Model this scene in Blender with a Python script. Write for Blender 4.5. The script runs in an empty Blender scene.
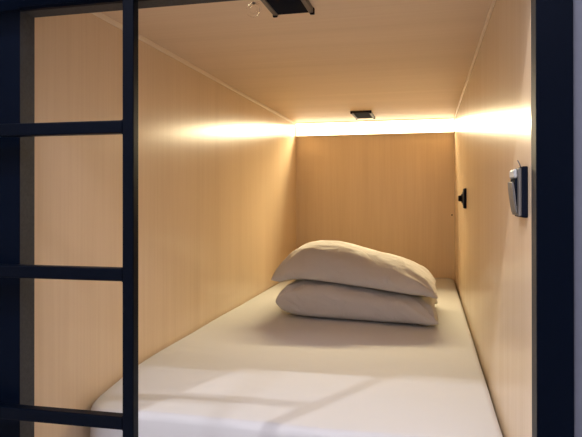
import bpy, bmesh, math, random
from mathutils import Vector, Matrix, noise

sc = bpy.context.scene
C = sc.collection

# ------------------------------------------------------------------ camera, world, lights, exposure
Z0 = 0.9706                        # camera height above the corridor floor
W, L = 0.95, 2.592                 # capsule width and depth (back wall at y = 0)
def R(a): return math.radians(a)
yaw, pit, rol, FPX = 0.2345, 0.0036, -0.001, 572.39
cam_d = bpy.data.cameras.new('camera'); cam = bpy.data.objects.new('camera', cam_d); C.objects.link(cam)
fw = Vector((-math.sin(yaw)*math.cos(pit), math.cos(yaw)*math.cos(pit), math.sin(pit)))
rt = fw.cross(Vector((0, 0, 1))).normalized(); up = rt.cross(fw)
r2 = rt*math.cos(rol)+up*math.sin(rol); u2 = up*math.cos(rol)-rt*math.sin(rol)
M4 = Matrix((r2, u2, -fw)).transposed().to_4x4(); M4.translation = Vector((0.7974, -3.4816, Z0))
cam.matrix_world = M4
cam_d.sensor_width = 36; cam_d.lens = FPX/582*36; cam_d.clip_start = 0.02; cam_d.shift_y = -(218.5-195.57)/582
sc.camera = cam

sc.view_settings.view_transform = 'Standard'; sc.view_settings.look = 'None'
sc.view_settings.gamma = 1; sc.view_settings.use_curve_mapping = False
sc.view_settings.exposure = 0.10

wd = bpy.data.worlds.new('world'); sc.world = wd; wd.use_nodes = True
wd.node_tree.nodes['Background'].inputs[0].default_value = (0.5, 0.6, 1, 1)
wd.node_tree.nodes['Background'].inputs[1].default_value = 0.02

STRIP_E = 5.0                      # LED diffuser emission
def area(name, loc, rot, sx, sy, power, col, shape='RECTANGLE', spread=180):
    l = bpy.data.lights.new(name, 'AREA'); l.shape = shape; l.size = sx; l.size_y = sy
    l.energy = power; l.color = col; l.spread = R(spread)
    o = bpy.data.objects.new(name, l); C.objects.link(o); o.location = loc; o.rotation_euler = rot
    return o
# small recessed downlight of the corridor, over the ladder, and an unseen soft fill added farther back
DL = Vector((-0.34, -3.80, 2.79)); DL2 = Vector((0.20, -3.72, 2.79))
area('downlight_lamp', DL - Vector((0, 0, 0.016)), (0, 0, 0), 0.028, 0.028, 31, (0.90, 0.90, 0.97), 'DISK')
area('linear_lamp', DL2 - Vector((0, 0, 0.022)), (0, 0, 0), 0.16, 0.025, 19, (0.84, 0.87, 1.0))
area('corridor_fill', (0.7, -4.55, 2.765), (0, 0, 0), 2.6, 0.5, 46, (0.93, 0.87, 1.0))  # added fill that brightens the front of the capsule
area('led_strip_lamp', (W/2, -0.020, Z0+0.425), (R(-57), 0, 0), W-0.02, 0.04, 11.5, (1.0, 0.83, 0.50), 'RECTANGLE', 72)

# ------------------------------------------------------------------ helpers
def tag(o, label=None, cat=None, group=None, kind=None):
    if label: o['label'] = label
    if cat: o['category'] = cat
    if group: o['group'] = group
    if kind: o['kind'] = kind
    return o
def empty(name, loc):
    o = bpy.data.objects.new(name, None); C.objects.link(o); o.location = loc; o.empty_display_size = .05
    return o
def box(bm, x0, x1, y0, y1, z0, z1, bev=0.0, seg=2):
    m = bmesh.new()
    bmesh.ops.create_cube(m, size=1)
    for v in m.verts:
        v.co = Vector((x0+(v.co.x+.5)*(x1-x0), y0+(v.co.y+.5)*(y1-y0), z0+(v.co.z+.5)*(z1-z0)))
    if bev:
        bmesh.ops.bevel(m, geom=m.edges[:], offset=bev, segments=seg, profile=.5, affect='EDGES')
    join(bm, m)
def join(bm, m):
    me = bpy.data.meshes.new('t'); m.to_mesh(me); m.free(); bm.from_mesh(me); bpy.data.meshes.remove(me)
def lathe(bm, prof, mat4, n=32):
    rings = []
    for r, h in prof:
        rings.append([bm.verts.new(mat4 @ Vector((r*math.cos(2*math.pi*k/n), r*math.sin(2*math.pi*k/n), h))) for k in range(n)])
    for a, b in zip(rings, rings[1:]):
        for k in range(n):
            bm.faces.new((a[k], a[(k+1) % n], b[(k+1) % n], b[k]))
    bm.faces.new(rings[0][::-1]); bm.faces.new(rings[-1])
def tube(bm, pts, r, n=10, closed=False):
    rings = []
    N = len(pts)
    for i, p in enumerate(pts):
        p = Vector(p)
        a = Vector(pts[(i-1) % N] if closed or i else pts[i]); b = Vector(pts[(i+1) % N] if closed or i < N-1 else pts[i])
        t = (b-a).normalized()
        s = t.cross(Vector((0.01, 1, 0.02))).normalized(); q = t.cross(s)
        rings.append([bm.verts.new(p + (s*math.cos(2*math.pi*k/n)+q*math.sin(2*math.pi*k/n))*r) for k in range(n)])
    for i in range(N if closed else N-1):
        a, b = rings[i], rings[(i+1) % N]
        for k in range(n): bm.faces.new((a[k], a[(k+1) % n], b[(k+1) % n], b[k]))
    if not closed:
        bm.faces.new(rings[0][::-1]); bm.faces.new(rings[-1])
def obj(name, bm, mat, parent=None, smooth=False, world=True):
    bmesh.ops.recalc_face_normals(bm, faces=bm.faces[:])
    me = bpy.data.meshes.new(name)
    if parent is not None:                       # meshes are drawn in world coordinates, parts sit relative to their thing
        off = parent_world(parent)
        for v in bm.verts: v.co -= off
    bm.to_mesh(me); bm.free(); me.materials.append(mat)
    if smooth:
        for p in me.polygons: p.use_smooth = True
    o = bpy.data.objects.new(name, me); C.objects.link(o)
    if parent is not None: o.parent = parent
    return o
def parent_world(p):
    v = Vector((0, 0, 0))
    while p is not None: v += p.location; p = p.parent
    return v
def at_base(o):                                  # origin to the bottom centre of a one-mesh thing
    vs = [v.co for v in o.data.vertices]
    c = Vector(((min(v.x for v in vs)+max(v.x for v in vs))/2, (min(v.y for v in vs)+max(v.y for v in vs))/2, min(v.z for v in vs)))
    for v in o.data.vertices: v.co -= c
    o.location = c
    return o

# ------------------------------------------------------------------ materials
def mat(name, col, rough=.5, metal=0, spec=.5):
    m = bpy.data.materials.new(name); m.use_nodes = True
    b = m.node_tree.nodes['Principled BSDF']
    b.inputs['Base Color'].default_value = (*col, 1); b.inputs['Roughness'].default_value = rough
    b.inputs['Metallic'].default_value = metal; b.inputs['Specular IOR Level'].default_value = spec
    return m
def nd(t, k, **kw):
    n = t.nodes.new(k)
    for a, b in kw.items(): setattr(n, a, b)
    return n
def speckle(name, col, amt=.15, scale=40, rough=.5, bump=.02, metal=0, spec=.5):
    m = mat(name, col, rough, metal, spec); t = m.node_tree; b = t.nodes['Principled BSDF']
    tc = nd(t, 'ShaderNodeTexCoord'); n = nd(t, 'ShaderNodeTexNoise'); n.inputs['Scale'].default_value = scale
    n.inputs['Detail'].default_value = 5
    t.links.new(tc.outputs['Object'], n.inputs['Vector'])
    cr = nd(t, 'ShaderNodeValToRGB')
    cr.color_ramp.elements[0].position = .3; cr.color_ramp.elements[1].position = .7
    cr.color_ramp.elements[0].color = (*[c*(1-amt) for c in col], 1); cr.color_ramp.elements[1].color = (*[min(1, c*(1+amt)) for c in col], 1)
    t.links.new(n.outputs['Fac'], cr.inputs[0]); t.links.new(cr.outputs[0], b.inputs['Base Color'])
    bp = nd(t, 'ShaderNodeBump'); bp.inputs['Strength'].default_value = bump; bp.inputs['Distance'].default_value = .01
    t.links.new(n.outputs['Fac'], bp.inputs['Height']); t.links.new(bp.outputs[0], b.inputs['Normal'])
    return m
def wood(name, axis, c0, c1, c2, rough=.3, spec=.5):
    """pale laminate with fine grain running along one axis"""
    m = mat(name, c1, rough, 0, spec); t = m.node_tree; b = t.nodes['Principled BSDF']
    tc = nd(t, 'ShaderNodeTexCoord')
    def streak(sc_across, sc_along, detail):
        mp = nd(t, 'ShaderNodeMapping'); s = [sc_across]*3; s[axis] = sc_along
        mp.inputs['Scale'].default_value = s
        t.links.new(tc.outputs['Object'], mp.inputs[0])
        n = nd(t, 'ShaderNodeTexNoise'); n.inputs['Scale'].default_value = 1; n.inputs['Detail'].default_value = detail
        n.inputs['Distortion'].default_value = .4
        t.links.new(mp.outputs[0], n.inputs['Vector']); return n
    a = streak(9, .5, 3); f = streak(110, 2.2, 4)
    r1 = nd(t, 'ShaderNodeValToRGB'); e = r1.color_ramp.elements
    e[0].position = .32; e[0].color = (*c0, 1); e[1].position = .68; e[1].color = (*c2, 1)
    e2 = e.new(.5); e2.color = (*c1, 1)
    t.links.new(a.outputs['Fac'], r1.inputs[0])
    mx = nd(t, 'ShaderNodeMix', data_type='RGBA', blend_type='MULTIPLY'); mx.inputs[0].default_value = 1
    r2_ = nd(t, 'ShaderNodeValToRGB'); r2_.color_ramp.elements[0].position = .35; r2_.color_ramp.elements[1].position = .6
    r2_.color_ramp.elements[0].color = (.965, .95, .935, 1); r2_.color_ramp.elements[1].color = (1, 1, 1, 1)
    t.links.new(f.outputs['Fac'], r2_.inputs[0])
    t.links.new(r1.outputs[0], mx.inputs[6]); t.links.new(r2_.outputs[0], mx.inputs[7])
    t.links.new(mx.outputs[2], b.inputs['Base Color'])
    return m
WL = ((.77, .595, .40), (.795, .62, .42), (.815, .64, .44))
WC = ((.775, .60, .415), (.80, .62, .435), (.82, .64, .455))
m_wall = wood('maple_laminate_vertical_grain', 2, *WL, rough=.21, spec=.16)
m_ceil = wood('maple_laminate_cross_grain', 0, *WC, rough=.5, spec=.4)
m_trim = wood('maple_edge_band', 1, (.84, .70, .52), (.88, .74, .56), (.90, .77, .60), rough=.3)
m_navy = speckle('navy_powder_coat', (.0005, .0020, .0065), .15, 300, .4, .03, spec=.045)
m_lad = speckle('navy_ladder_paint', (.0004, .0016, .005), .2, 200, .4, .03, spec=.06)
m_side = speckle('grey_blue_panel_paint', (.085,.092,.12), .04, 60, .6, .02)
m_floor = speckle('grey_vinyl_floor', (.50, .47, .45), .1, 30, .4, .02)
m_plaster = speckle('painted_plaster', (.86, .85, .86), .03, 30, .8, .02)
m_black = speckle('black_plastic', (.005, .007, .014), .2, 400, .85, .02, spec=.06)
m_grey = speckle('grey_plastic', (.13, .12, .11), .05, 400, .5, .01, spec=.25)
m_pale = speckle('pale_grey_plastic', (.42, .42, .40), .03, 400, .5, .01, spec=.3)
m_chrome = mat('brushed_metal', (.62, .60, .57), .28, 1)
m_rail = mat('grey_metal_rail', (.14, .13, .125), .5, .4)
m_liner = speckle('dark_grey_gasket', (.040, .040, .040), .2, 200, .6, .02, spec=.2)
m_clear = mat('clear_plastic', (1, 1, 1), .03); m_clear.node_tree.nodes['Principled BSDF'].inputs['Transmission Weight'].default_value = 1
m_clear.node_tree.nodes['Principled BSDF'].inputs['IOR'].default_value = 1.49
m_led = bpy.data.materials.new('led_diffuser'); m_led.use_nodes = True
_b = m_led.node_tree.nodes['Principled BSDF']; _b.inputs['Base Color'].default_value = (.9, .9, .88, 1)
_b.inputs['Emission Color'].default_value = (1.0, .86, .60, 1); _b.inputs['Emission Strength'].default_value = STRIP_E
m_lamp = bpy.data.materials.new('downlight_glass'); m_lamp.use_nodes = True
_b = m_lamp.node_tree.nodes['Principled BSDF']; _b.inputs['Emission Color'].default_value = (1, .95, .92, 1); _b.inputs['Emission Strength'].default_value = 4

def cloth(name, col, wr=.25, scale=5):
    m = mat(name, col, .9, 0, .2); t = m.node_tree; b = t.nodes['Principled BSDF']
    b.inputs['Sheen Weight'].default_value = .15
    tc = nd(t, 'ShaderNodeTexCoord'); n = nd(t, 'ShaderNodeTexNoise'); n.inputs['Scale'].default_value = scale
    n.inputs['Detail'].default_value = 3; n.inputs['Distortion'].default_value = .8
    w = nd(t, 'ShaderNodeTexNoise'); w.inputs['Scale'].default_value = 500
    t.links.new(tc.outputs['Object'], n.inputs['Vector']); t.links.new(tc.outputs['Object'], w.inputs['Vector'])
    b1 = nd(t, 'ShaderNodeBump'); b1.inputs['Strength'].default_value = wr; b1.inputs['Distance'].default_value = .02
    b2 = nd(t, 'ShaderNodeBump'); b2.inputs['Strength'].default_value = .08; b2.inputs['Distance'].default_value = .001
    t.links.new(n.outputs['Fac'], b1.inputs['Height']); t.links.new(w.outputs['Fac'], b2.inputs['Height'])
    t.links.new(b1.outputs[0], b2.inputs['Normal']); t.links.new(b2.outputs[0], b.inputs['Normal'])
    return m
m_sheet = cloth('white_cotton_sheet', (.56, .55, .535), .16, 4)
m_pillow = cloth('white_pillowcase_cotton', (.56, .53, .50), .5, 11)

# ------------------------------------------------------------------ setting
ZC = Z0 + 0.4635                    # capsule ceiling
ZM = Z0 - 0.4706                   # top of the mattress = 0.50
FY0, FY1 = -2.592, -2.552          # front and back of the steel frame
def struct(name, x0, x1, y0, y1, z0, z1, m, bev=0):
    bm = bmesh.new(); box(bm, x0, x1, y0, y1, z0, z1, bev)
    return tag(obj(name, bm, m), kind='structure')
T = .018
struct('wall_left', -T, 0, FY1, 0, 0, ZC+T, m_wall)
struct('wall_right', W, W+T, FY1, 0, 0, ZC+T, m_wall)
struct('wall_back', -T, W+T, 0, T, 0, ZC+T, m_wall)
struct('ceiling', 0, W, FY1, 0, ZC, ZC+T, m_ceil)
struct('trim_1', 0, .005, FY1, -.026, ZC-.014, ZC, m_trim, .0015)
struct('trim_2', W-.005, W, FY1, -.026, ZC-.014, ZC, m_trim, .0015)
struct('floor', -2.4, 3.2, -4.9, .018, -.05, 0, m_floor)
# corridor around the capsule opening
struct('wall_facade_left', -2.4, -.03, FY0+.006, FY1, 0, 2.8, m_side)
struct('wall_facade_right', 1.001, 3.2, FY0+.006, FY1, 0, 2.8, m_side)
struct('wall_facade_top', -.03, 1.001, FY0+.006, FY1, Z0+.45, 2.8, m_navy)
struct('wall_opposite', -2.4, 3.2, -4.95, -4.9, 0, 2.8, m_plaster)
struct('wall_corridor_left', -2.45, -2.4, -4.95, FY1, 0, 2.8, m_plaster)
struct('wall_corridor_right', 3.2, 3.25, -4.95, FY1, 0, 2.8, m_plaster)
struct('ceiling_corridor', -2.45, 3.25, -4.95, FY1, 2.8, 2.85, m_plaster)

# bodies of the corridor lamps and of the added fill
t = empty('downlight', (DL.x, DL.y, 2.775)); tag(t, 'small round recessed downlight in the corridor ceiling', 'light')
bm = bmesh.new(); lathe(bm, [(.030, 2.775), (.055, 2.775), (.055, 2.8), (.030, 2.8)], Matrix.Translation((DL.x, DL.y, 0)))
obj('rim', bm, m_pale, t)
t = empty('linear_light', (DL2.x, DL2.y, 2.77)); tag(t, 'short slim linear light on the corridor ceiling beside the round downlight', 'light')
bm = bmesh.new(); box(bm, DL2.x-.13, DL2.x+.13, DL2.y-.03, DL2.y+.03, 2.77, 2.8, .003); obj('housing', bm, m_pale, t)
t = empty('fill_panel', (.7, -4.55, 2.77)); tag(t, 'long slim fill panel added on the corridor ceiling, unseen behind the viewer', 'light')
bm = bmesh.new(); box(bm, -.62, 2.02, -4.82, -4.28, 2.77, 2.8, .004); obj('housing', bm, m_pale, t)

# ------------------------------------------------------------------ steel frame of the opening
t = empty('bunk_frame', (W/2, (FY0+FY1)/2, 0)); tag(t, 'dark navy steel frame around the sleeping capsule opening', 'bed frame')
for a, b in ((-.03, .0819), (.9506, 1.0006)):
    bm = bmesh.new(); box(bm, a, b, FY0, FY1, 0, Z0+.3376, .0012); obj('post', bm, m_navy, t)
BZ = Z0+.3376
bm = bmesh.new(); box(bm, -.03, 1.0006, FY0, FY1, BZ, BZ+.12, .0025)
box(bm, .0819, .9506, FY0-.004, FY0+.003, BZ, BZ+.006, .0015)
obj('top_beam', bm, m_navy, t)
for a, b in ((.0819, .0822), (.9503, .9506)):
    bm = bmesh.new(); box(bm, a, b, FY0+.0015, FY1, .33, BZ-.0003); obj('side_gasket', bm, m_liner, t)
bm = bmesh.new(); box(bm, .0822, .9503, FY0+.0045, FY1, BZ-.0003, BZ); obj('top_gasket', bm, m_liner, t)
bm = bmesh.new(); box(bm, .0819, .9506, FY0, FY1, .25, .33, .0025); obj('lower_beam', bm, m_navy, t)

# ------------------------------------------------------------------ ladder
LY0 = -2.630; LY1 = LY0+.020
xr0, xr1 = .3080, .3279; XL = -.075
t = empty('ladder', (.318, LY0+.01, 0)); t.rotation_euler = (0, 0, R(1.4)); tag(t, 'dark navy square-tube ladder standing against the left front of the capsule', 'ladder')
for a in (XL, xr0):
    bm = bmesh.new(); box(bm, a, a+xr1-xr0, LY0, LY1, 0, 2.45, .0022, 2); obj('rail', bm, m_lad, t)
rz = [Z0+.1281, Z0-.1163, Z0-.3609]
tops = [rz[2]-.2445] + rz[::-1] + [rz[0]+.2445*k for k in (1, 2, 3, 4)]
for zt in tops:
    bm = bmesh.new(); x0, x1 = XL+xr1-xr0, xr0
    box(bm, x0, x1, LY0, LY1, zt-.0215, zt, .0022, 2)
    for xx, sg in ((x0, 1), (x1, -1)):                   # small weld fillets in the corners
        for zz, sz in ((zt, 1), (zt-.0215, -1)):
            r = .004
            for ya in (LY0+.003,):
                n = 5; pr = [(xx, zz-sz*.002), (xx, zz+sz*r)] + [(xx+sg*r-sg*r*math.cos(q*math.pi/2/n), zz+sz*r-sz*r*math.sin(q*math.pi/2/n)) for q in range(1, n+1)] + [(xx+sg*r, zz-sz*.002)]
                f0 = [bm.verts.new((p[0], ya, p[1])) for p in pr]; f1 = [bm.verts.new((p[0], LY1-.003, p[1])) for p in pr]
                bm.faces.new(f0); bm.faces.new(f1[::-1])
                for k in range(len(pr)): bm.faces.new((f0[k], f0[(k+1) % len(pr)], f1[(k+1) % len(pr)], f1[k]))
    obj('rung', bm, m_lad, t)
for a in (XL, xr0):
    bm = bmesh.new(); box(bm, a+.003, a+.017, LY1-.001, FY0-.001 if a > 0 else FY0+.006, BZ+.06, BZ+.10, .001); obj('bracket', bm, m_lad, t)
    bm = bmesh.new(); box(bm, a-.0015, a+.0214, LY0-.0015, LY1+.0015, 0, .02, .001); obj('rubber_foot', bm, m_black, t)

# ------------------------------------------------------------------ LED strip at the back
t = empty('led_strip_light', (W/2, -.02, ZC-.083)); tag(t, 'glowing warm white light strip along the top of the back wall', 'light')
def prism(bm, prof, x0, x1):
    a = [bm.verts.new((x0, y, z)) for y, z in prof]; b = [bm.verts.new((x1, y, z)) for y, z in prof]
    bm.faces.new(a); bm.faces.new(b[::-1])
    for k in range(len(prof)): bm.faces.new((a[k], a[(k+1) % len(prof)], b[(k+1) % len(prof)], b[k]))
bm = bmesh.new()
prism(bm, [(-.002, ZC-.080), (-.016, ZC-.080), (-.018, ZC-.079), (-.018, ZC-.004), (-.002, ZC-.004)], .003, W-.003)
obj('diffuser', bm, m_led, t)
bm = bmesh.new(); box(bm, .003, W-.003, -.0185, 0, ZC-.0845, ZC-.0805, .0008); obj('housing', bm, m_trim, t)
bm = bmesh.new(); box(bm, .002, W-.002, -.024, -.0200, ZC-.006, ZC, .0005); obj('mounting_lip', bm, m_trim, t)
for a in (.0003, W-.0027):
    bm = bmesh.new(); prism(bm, [(0, ZC-.084), (-.022, ZC-.084), (-.022, ZC-.001), (0, ZC-.001)], a, a+.0024)
    obj('end_cap', bm, m_pale, t)

# ------------------------------------------------------------------ bed
bm = bmesh.new(); box(bm, .001, W-.001, -2.40, -.001, .28, .32, .002)
box(bm, .001, W-.001, -2.40, -2.232, 0, .28, .001)
tag(at_base(obj('bed_platform', bm, m_wall)), 'pale wooden bed board under the mattress', 'bed base')

def mattress():
    bm = bmesh.new()
    x0, x1, y0, y1, z0, z1 = .0015, W-.004, -2.338, -.004, .32, ZM
    nx, ny = 60, 120
    r = .018
    def top(x, y):
        rr = Vector((x*2.2, y*1.6, 0))
        z = z1 + .0022*noise.noise(rr*2)
        q = max(0, min(1, (y+2.28)/.3)); z += .010*math.exp(-((x-x0)/.10)**2)*q*q*(3-2*q)
        # faint lengthwise creases of the sheet
        z += .0012*noise.noise(Vector((x*14+y*3, y*2.0, 4)))
        # small ruck of the sheet by the left wall
        d = (x-.055-(y+1.93)*.35)
        z += .009*math.exp(-(d/.010)**2)*math.exp(-((y+1.93)/.07)**2)
        # front left corner dips a little
        z -= .022*math.exp(-(((x-x0)/.10)**2+((y-y0)/.22)**2))
        return z
    # superellipse plan loops from the centre outwards, then down the side
    import itertools
    cx, cy = (x0+x1)/2, (y0+y1)/2
    def outline(u, inset):                     # u in 0..1 around a rounded rectangle
        hx, hy = (x1-x0)/2-inset, (y1-y0)/2-inset
        N = 12
        pts = []
        for (sx, sy, a0, r0) in ((1, -1, -90, .05), (1, 1, 0, .05), (-1, 1, 90, .05), (-1, -1, 180, .13)):
            rc = max(.004, r0-inset)
            for k in range(N+1):
                a = R(a0+90*k/N)
                pts.append((sx*(hx-rc)+rc*math.cos(a), sy*(hy-rc)+rc*math.sin(a)))
        out = []
        for i, p in enumerate(pts):
            q = pts[(i+1) % len(pts)]; d = math.hypot(q[0]-p[0], q[1]-p[1])
            n = {True: 1}.get((i+1) % (N+1) != 0, None)
            if n is None: n = 90 if abs(q[1]-p[1]) > abs(q[0]-p[0]) else 44
            for k in range(n): out.append((cx+p[0]+(q[0]-p[0])*k/n, cy+p[1]+(q[1]-p[1])*k/n))
        return out
    loops = []
    prof = [(0, z0), (-.003, z0+.05), (0, z0+.10)]      # side, bulging a touch, as (inset, z)
    prof = [(.004, z0), (.0, z0+.03), (.0, z0+.07), (.001, z1-r-.02)]
    for inset, z in prof:
        loops.append([(x, y, z) for x, y in outline(0, inset)])
    for k in range(0, 9):
        a = k/8*math.pi/2
        ins = r*(1-math.cos(a)); zz = -r*(1-math.sin(a))
        loops.append([(x, y, top(x, y)+zz) for x, y in outline(0, ins+.001)])
    for ins in (.05, .07, .10, .14, .19, .25, .31, .37, .42, .455):
        loops.append([(x, y, top(x, y)) for x, y in outline(0, ins)])
    rings = []
    for li, l in enumerate(loops):
        row = []
        for (x, y, z) in l:
            if 1 <= li <= 6:                            # soft wrinkles on the hanging sheet at the front
                f = .0035*noise.noise(Vector((x*10, z*6, 1)))*(1 if y < -2.2 else 0)
                y += f
            row.append(bm.verts.new((x, y, z)))
        rings.append(row)
    n = len(rings[0])
    for a, b in zip(rings, rings[1:]):
        for k in range(n): bm.faces.new((a[k], a[(k+1) % n], b[(k+1) % n], b[k]))
    bm.faces.new(rings[0][::-1])
    # close the middle as a strip
    inner = rings[-1]
    bm.faces.new(inner)
    return bm
o = obj('mattress', mattress(), m_sheet, None, smooth=True)
tag(at_base(o), 'long mattress in a white fitted sheet filling the floor of the capsule', 'mattress')

# ------------------------------------------------------------------ pillows
def sup(u, p): return max(0.0, 1-abs(u)**p)
def sstep(a, b, x):
    q = max(0.0, min(1.0, (x-a)/(b-a))); return q*q*(3-2*q)
class Pillow:
    """two quilted faces that meet in a seam; lo(x, y) is the surface it lies on"""
    def __init__(s_, c, rot, lx, ly, T_, e, seed, corner, hump, ex=.42):
        s_.c = c; s_.rot = rot; s_.lx = lx; s_.ly = ly; s_.T = T_; s_.e = e; s_.seed = seed; s_.corner = corner; s_.hump = hump; s_.ex = ex; s_.n = 3.6 if ex < .41 else 2.7; s_.open = ex < .41
    def plan(s_, u, v):
        x = u*s_.lx/2*(1-s_.corner*(1-v*v)*abs(u)**3)
        y = v*s_.ly/2*(1-s_.corner*(1-u*u)*abs(v)**3)
        return s_.c[0]+x, s_.c[1]+y+math.tan(s_.rot)*x         # lies a little askew, ends square to the wall
    def inv(s_, x, y):
        dx, dy = x-s_.c[0], y-s_.c[1]
        return dx/(s_.lx/2), (dy-math.tan(s_.rot)*dx)/(s_.ly/2)
    def p(s_, u, v): return (sup(u, s_.n+.6*(u < 0))*sup(v, s_.n))**s_.ex
    def seam(s_, u): return s_.e(u)
    def top(s_, u, v):
        q = s_.p(u, v)
        return s_.seam(u)*(1-q)+s_.T*q*s_.hump(u)*(1+.07*noise.noise(Vector((u*1.5, v*1.5, s_.seed))))
    def bottom(s_, u, v): return s_.seam(u)*(1-s_.p(u, v))**2.0
    def wrinkle(s_, u, v):
        q = s_.p(u, v); w = 0
        for cu in (-1, 1):
            for cv in (-1, 1):
                du, dv = (cu-u)*1.3, cv-v
                d = math.hypot(du, dv); a = math.atan2(abs(dv), abs(du)+1e-6)
                w += .0085*math.exp(-(d/.55)**2)*math.sin(a*9+s_.seed*1.7+cu+2*cv+1.5*noise.noise(Vector((u*3, v*3, s_.seed))))
        w += .006*(noise.noise(Vector((u*3.5+v, v*2.2-u, s_.seed+3))))+.0025*noise.noise(Vector((u*9, v*7, s_.seed+9)))
        return w*min(1, q*2.2)
    def build(s_, lo):
        bm = bmesh.new(); N, Mv = 84, 64
        def cv(k, n):
            t_ = -1+2*k/n; return math.sin(t_*math.pi/2)*.75+t_*.25
        top, bot = {}, {}
        for i in range(N+1):
            for j in range(Mv+1):
                u, v = cv(i, N), cv(j, Mv)
                x, y = s_.plan(u, v); b = lo(x, y, u, v)
                edge = i in (0, N) or j in (0, Mv)
                if s_.open and u > .86:                   # ruffled open end of the pillowcase
                    k = sstep(.86, 1, u); x += k*.012*noise.noise(Vector((v*5, 1, 3))); b += k*.016*(.6+noise.noise(Vector((v*7, 5, 2))))
                if edge:                                  # the seam waves a little
                    zz = b+s_.seam(u)+.004*noise.noise(Vector((u*7, v*7, s_.seed)))
                    top[i, j] = bot[i, j] = bm.verts.new((x, y, zz)); continue
                zt = b+s_.top(u, v)+s_.wrinkle(u, v); zb = b+s_.bottom(u, v)
                top[i, j] = bm.verts.new((x, y, max(zt, zb+.003)))
                bot[i, j] = bm.verts.new((x, y, zb))
        for i in range(N):
            for j in range(Mv):
                bm.faces.new((top[i, j], top[i+1, j], top[i+1, j+1], top[i, j+1]))
                q = []
                for w_ in (bot[i, j], bot[i, j+1], bot[i+1, j+1], bot[i+1, j]):
                    if w_ not in q: q.append(w_)
                try: bm.faces.new(q)
                except ValueError: pass
        return bm
MT = ZM+.0035
low = Pillow((.527, -1.120), R(-6), .617, .47, .128, lambda u: (.052+.012*sstep(-.5, -1, u))*(1-.85*sstep(.55, 1, u)), 2.0, .05, lambda u: 1-.22*u, .40)
bm = low.build(lambda x, y, u, v: MT)
tag(at_base(obj('pillow', bm, m_pillow, None, smooth=True)), 'lower white pillow, lying directly on the sheet', 'pillow', 'stacked pillows')
hi = Pillow((.510, -1.085), R(-8), .646, .47, .128, lambda u: .024+.020*sstep(.6, 1, u), 7.3, .02, lambda u: 1-.20*u-.05*u*u*(u > 0), .47)
def lo_hi(x, y, u, v):
    uu, vv = low.inv(x, y)
    a, b = max(-.97, min(.97, uu)), max(-.97, min(.97, vv))
    z = low.T*(1-.22*a)*(1+.0)*(sup(a*.90, 4)*sup(b*.90, 5))**.30
    act = low.top(a, b)+.006
    z = max(z, act)
    z -= .008*sstep(.80, 1.05, uu)                       # the right end sags over the end of the lower pillow
    return MT+z+.002
bm = hi.build(lo_hi)
tag(at_base(obj('pillow', bm, m_pillow, None, smooth=True)), 'upper white pillow, resting on top of the other pillow', 'pillow', 'stacked pillows')

# ------------------------------------------------------------------ ceiling fixtures
def fixture(x0, x1, y0, y1, label):
    t = empty('ceiling_fixture', ((x0+x1)/2, (y0+y1)/2, ZC-.012)); tag(t, label, 'ceiling fixture', 'flat fixtures on the capsule ceiling')
    bm = bmesh.new(); box(bm, x0+.010, x1-.010, y0+.003, y1-.003, ZC-.010, ZC, .001); obj('panel', bm, m_black, t)
    for a in (x0, x1-.011):
        bm = bmesh.new(); box(bm, a, a+.011, y0+.004, y1-.002, ZC-.013, ZC, .001); rl = obj('side_rail', bm, m_rail, t)
    for a in (x0-.002, x1-.009):
        for b in (y0, y1-.010):
            bm = bmesh.new(); box(bm, a, a+.011, b, b+.010, ZC-.0155, ZC, .0015); obj('corner_foot', bm, m_black, t)
fixture(.4262, .5270, -2.32, -2.105, 'flat black ceiling fixture with grey side rails near the capsule opening')
fixture(.397, .505, -.43, -.19, 'flat black ceiling fixture just in front of the light strip')

# clear ring
t = empty('clear_hook', (.396, -2.18, ZC-.03)); tag(t, 'clear plastic ring hook hanging from the ceiling by the top beam', 'hook')
bm = bmesh.new(); cx_, cy_, cz_ = .396, -2.180, ZC-.0165
tube(bm, [(cx_+.0165*math.cos(a*math.pi/18), cy_, cz_+.0165*math.sin(a*math.pi/18)) for a in range(36)], .0022, 10, True)
obj('ring', bm, m_clear, t, True)
bm = bmesh.new(); tube(bm, [(cx_+.009*math.cos(a*math.pi/12), cy_, cz_+.009*math.sin(a*math.pi/12)) for a in range(24)], .0012, 8, True)
obj('inner_ring', bm, m_clear, t, True)
bm = bmesh.new(); lathe(bm, [(.003, ZC-.004), (.004, ZC-.001), (.004, ZC)], Matrix.Translation((cx_, cy_, 0))); obj('base', bm, m_clear, t, False)

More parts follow.
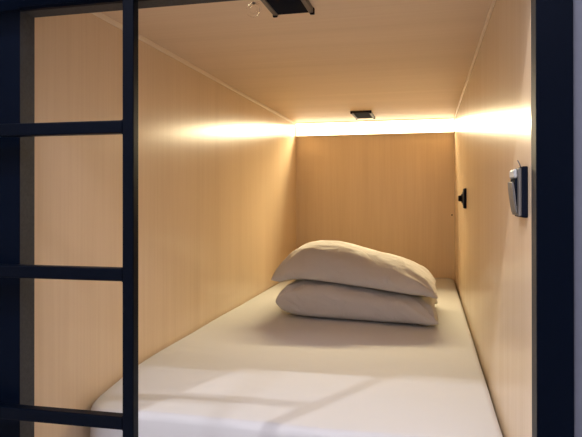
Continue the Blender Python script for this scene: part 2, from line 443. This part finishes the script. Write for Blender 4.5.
# ------------------------------------------------------------------ reading lamp on the right wall
LYc, LZ = -2.485, Z0+.0085
t = empty('reading_lamp', (W, LYc, LZ)); tag(t, 'black and grey flip-out reading lamp near the opening on the right wall', 'lamp')
bm = bmesh.new(); box(bm, W-.009, W, LYc-.041, LYc+.041, LZ-.0405, LZ+.0405, .002); obj('wall_plate', bm, m_black, t)
bm = bmesh.new()
box(bm, W-.0135, W-.0088, LYc-.038, LYc+.037, LZ-.038, LZ+.038, .0015); obj('face_plate', bm, m_grey, t)
bm = bmesh.new(); box(bm, W-.019, W-.013, LYc-.026, LYc+.026, LZ+.022, LZ+.037, .003); obj('top_block', bm, m_pale, t)
bm = bmesh.new(); box(bm, W-.0175, W-.013, LYc-.024, LYc+.024, LZ-.022, LZ+.022, .001); obj('recess', bm, m_black, t)
bm = bmesh.new()
prof = [(px*.48-.0070, pz*.86-.004) for px, pz in [(-.0140, -.036), (-.0185, -.034), (-.0230, -.018), (-.0275, .000), (-.0300, .014), (-.0305, .024), (-.0285, .0245), (-.0245, .020), (-.0215, .005), (-.0185, -.012), (-.0155, -.028)]]
a = [bm.verts.new((W+px, LYc-.027, LZ+pz)) for px, pz in prof]; b = [bm.verts.new((W+px, LYc+.027, LZ+pz)) for px, pz in prof]
bm.faces.new(a); bm.faces.new(b[::-1])
for k in range(len(prof)): bm.faces.new((a[k], a[(k+1) % len(prof)], b[(k+1) % len(prof)], b[k]))
bmesh.ops.bevel(bm, geom=bm.edges[:], offset=.0006, segments=1, affect='EDGES')
obj('flap', bm, m_grey, t)
bm = bmesh.new(); tube(bm, [(W-.008, LYc-.02, LZ+.039), (W-.009, LYc-.02, LZ+.044), (W-.011, LYc-.02, LZ+.048), (W-.012, LYc-.018, LZ+.051)], .0009, 8); obj('cable', bm, m_rail, t, True)

# ------------------------------------------------------------------ dimmer switch farther back on the right wall
SY, SZ = -1.02, Z0-.004
t = empty('dimmer_switch', (W, SY, SZ)); tag(t, 'small black round-knob switch on the right wall near the back', 'switch')
bm = bmesh.new(); box(bm, W-.009, W, SY-.042, SY+.042, SZ-.041, SZ+.041, .002); obj('wall_plate', bm, m_black, t)
bm = bmesh.new(); box(bm, W-.0135, W-.0088, SY-.028, SY+.028, SZ-.028, SZ+.028, .001); obj('bezel', bm, m_grey, t)
bm = bmesh.new(); mx = Matrix.Translation((W, SY, SZ)) @ Matrix.Rotation(R(-90), 4, 'Y')
lathe(bm, [(.0, .013), (.019, .013), (.019, .017), (.013, .018), (.012, .028), (.010, .030), (.0, .030)][1:-1], mx); obj('knob', bm, m_black, t)

# ------------------------------------------------------------------ tiny hole plug in the back wall
bm = bmesh.new(); mx = Matrix.Translation((.9353, 0, Z0-.1026)) @ Matrix.Rotation(R(90), 4, 'X')
lathe(bm, [(.0042, 0), (.0042, .0015), (.0026, .0022), (.0024, .0008)], mx, 20)
tag(at_base(obj('screw_cap', bm, m_black)), 'tiny black screw cap low in the right corner of the back wall', 'screw')
